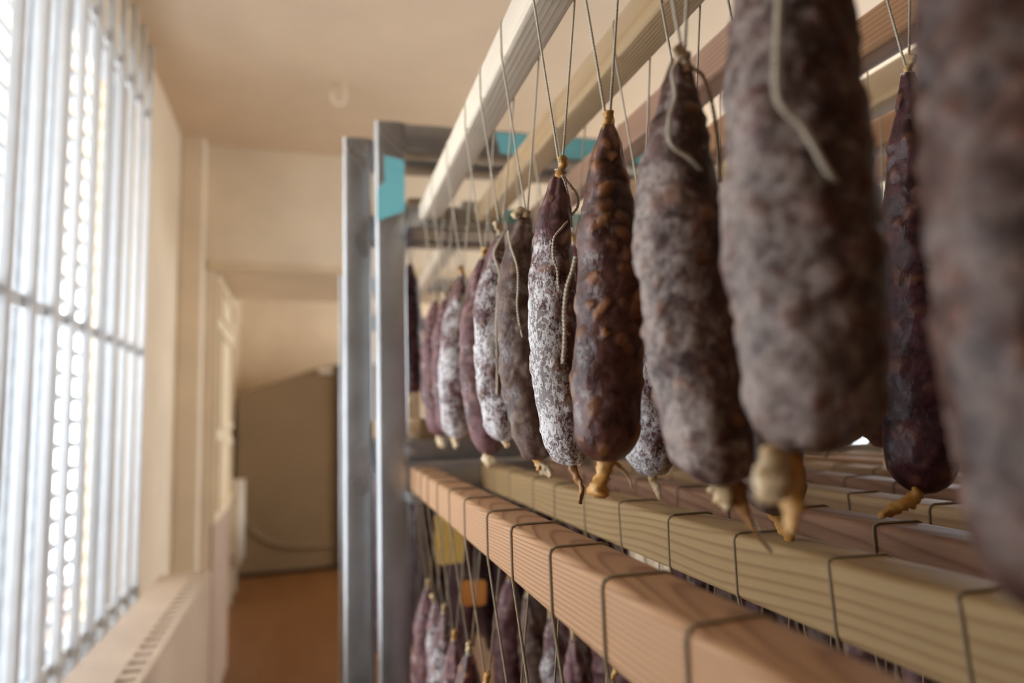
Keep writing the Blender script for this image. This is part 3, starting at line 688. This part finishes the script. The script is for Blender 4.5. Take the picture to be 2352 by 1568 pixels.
# --- lower level
l1 = LX[0] + LW / 2; l2 = LX[1] + LW / 2; l3 = LX[2] + LW / 2; l4 = LX[3] + LW / 2
zl0 = LT - LH
plain_row(['mauve', 'white', 'white', 'mauve', 'dark', 'dark', 'mauve', 'greige', 'white', 'mottle', 'mauve'], l1, [1.245, 1.166, 1.071, .966, .863, .760, .643, .552, .447, .352, .265], .160, .24, 'front lower row', 'sausages of the front lower row', hw=LW / 2, seed=120, zb=zl0, zt=LT,
          hires={0: (70, 40), 1: (80, 44), 2: (80, 44), 3: (90, 48), 4: (90, 48)})
plain_row(['mauve', 'greige', 'white', 'mauve', 'bloom', 'mottle', 'mauve', 'greige', 'dark', 'mottle'], l2, [1.216, 1.098, .963, .862, .749, .650, .544, .442, .347, .262], .158, .24, 'second lower row', 'sausages of the second lower row', hw=LW / 2, seed=150, zb=zl0, zt=LT,
          hires={1: (70, 40), 2: (70, 40), 3: (70, 40)})
plain_row(['mauve', 'greige', 'mauve', 'bloom', 'white', 'mauve', 'mottle', 'greige', 'mauve', 'dark'], l3, [1.25, 1.15, 1.05, .95, .856, .742, .635, .536, .437, .341], .150, .24, 'third lower row', 'sausages of the third lower row', hw=LW / 2, seed=180, zb=zl0, zt=LT)
plain_row(['mauve', 'greige', 'mottle', 'dark', 'mauve', 'greige', 'maroon', 'mauve'], l4, [1.26, 1.12, .98, .86, .72, .60, .50, .40], .150, .24, 'fourth lower row', 'sausages of the fourth lower row', hw=LW / 2, seed=210, zb=zl0, zt=LT)
for n_, xx in enumerate(LX[4:6]):
    plain_row(['mauve', 'maroon', 'greige', 'mauve', 'mottle', 'greige', 'mauve'], xx + LW / 2, [1.24 - .082 * q for q in range(11)], .100, .27, ('fifth', 'sixth')[n_] + ' lower row', 'sausages of the inner lower rows', hw=LW / 2, seed=300 + 20 * n_, zb=zl0, zt=LT)
# --- rear rack
RG = 'sausages in the rear rack'
plain_row(['maroon', 'maroon', 'maroon'], 0.15 + UW / 2, [1.78, 1.66, 1.56], .07, .30, 'rear rack front upper row', RG, seed=240, zb=1.8465, zt=1.8465 + UH)
plain_row(['maroon', 'maroon'], 0.27 + UW / 2, [1.70, 1.57], .10, .27, 'rear rack second upper row', RG, seed=250, zb=1.8465, zt=1.8465 + UH)
for n_, xx in enumerate((0.085, 0.17, 0.255, 0.34, 0.43, 0.52, 0.62)):
    nm = ('front', 'second', 'third', 'fourth', 'fifth', 'sixth', 'seventh')[n_]
    batten(xx, UW, UH, Y2 + 0.005, 2.88, 1.3725, 0.0, WD['far_low'], f'batten on the lower rails of the rear rack, {ORD[n_]} from the window', 'battens of the rear rack', 60 + n_)
    plain_row([['maroon', 'mauve', 'maroon', 'maroon'], ['mauve', 'maroon', 'maroon', 'greige'], ['maroon', 'maroon', 'mauve', 'mauve']][n_ % 3], xx + UW / 2, [1.82, 1.72, 1.62, 1.53], 0.06 + .02 * (n_ % 2), .42, f'rear rack {nm} lower row', RG, seed=260 + 7 * n_, zb=1.3725, zt=1.3725 + UH)

# paper tags among the lower strings
def papertag(mat, label, u0, v0, u1, v1, Y, tilt):
    p0, p1 = at(u0, v0, Y), at(u1, v1, Y); w, h = p1.x - p0.x, p0.z - p1.z
    root = empty('paper_tag', ((p0.x + p1.x) / 2, Y, p1.z)); tag(root, label, 'tag', 'paper tags')
    pr = rrect(w, h, min(w, h) * .15, 4); m = MB(); n = len(pr)
    m.add([(a, -0.0004, b + h / 2) for a, b in pr] + [(a, 0.0004, b + h / 2) for a, b in pr], [tuple(range(n)), tuple(range(2 * n - 1, n - 1, -1))] + [(i, n + i, n + (i + 1) % n, (i + 1) % n) for i in range(n)])
    o = m.build('card', M[mat], root); root.rotation_euler = (0, tilt, 0)
    MB().tube([(0, -0.001, h - 0.004), (0.002, 0.0, h + 0.03), (0, 0.0, 1.2804 - p1.z if Y < 1.3 else h + 0.1)], 0.0008, 6).build('tag_string', M['twine'], root)
papertag('tag_o', 'orange paper tag hanging behind the lower twine loops', 1055, 1335, 1116, 1388, 1.29, .05)
papertag('tag_y', 'yellow paper tag hanging above the orange one', 1000, 1180, 1068, 1292, 1.275, -.03)
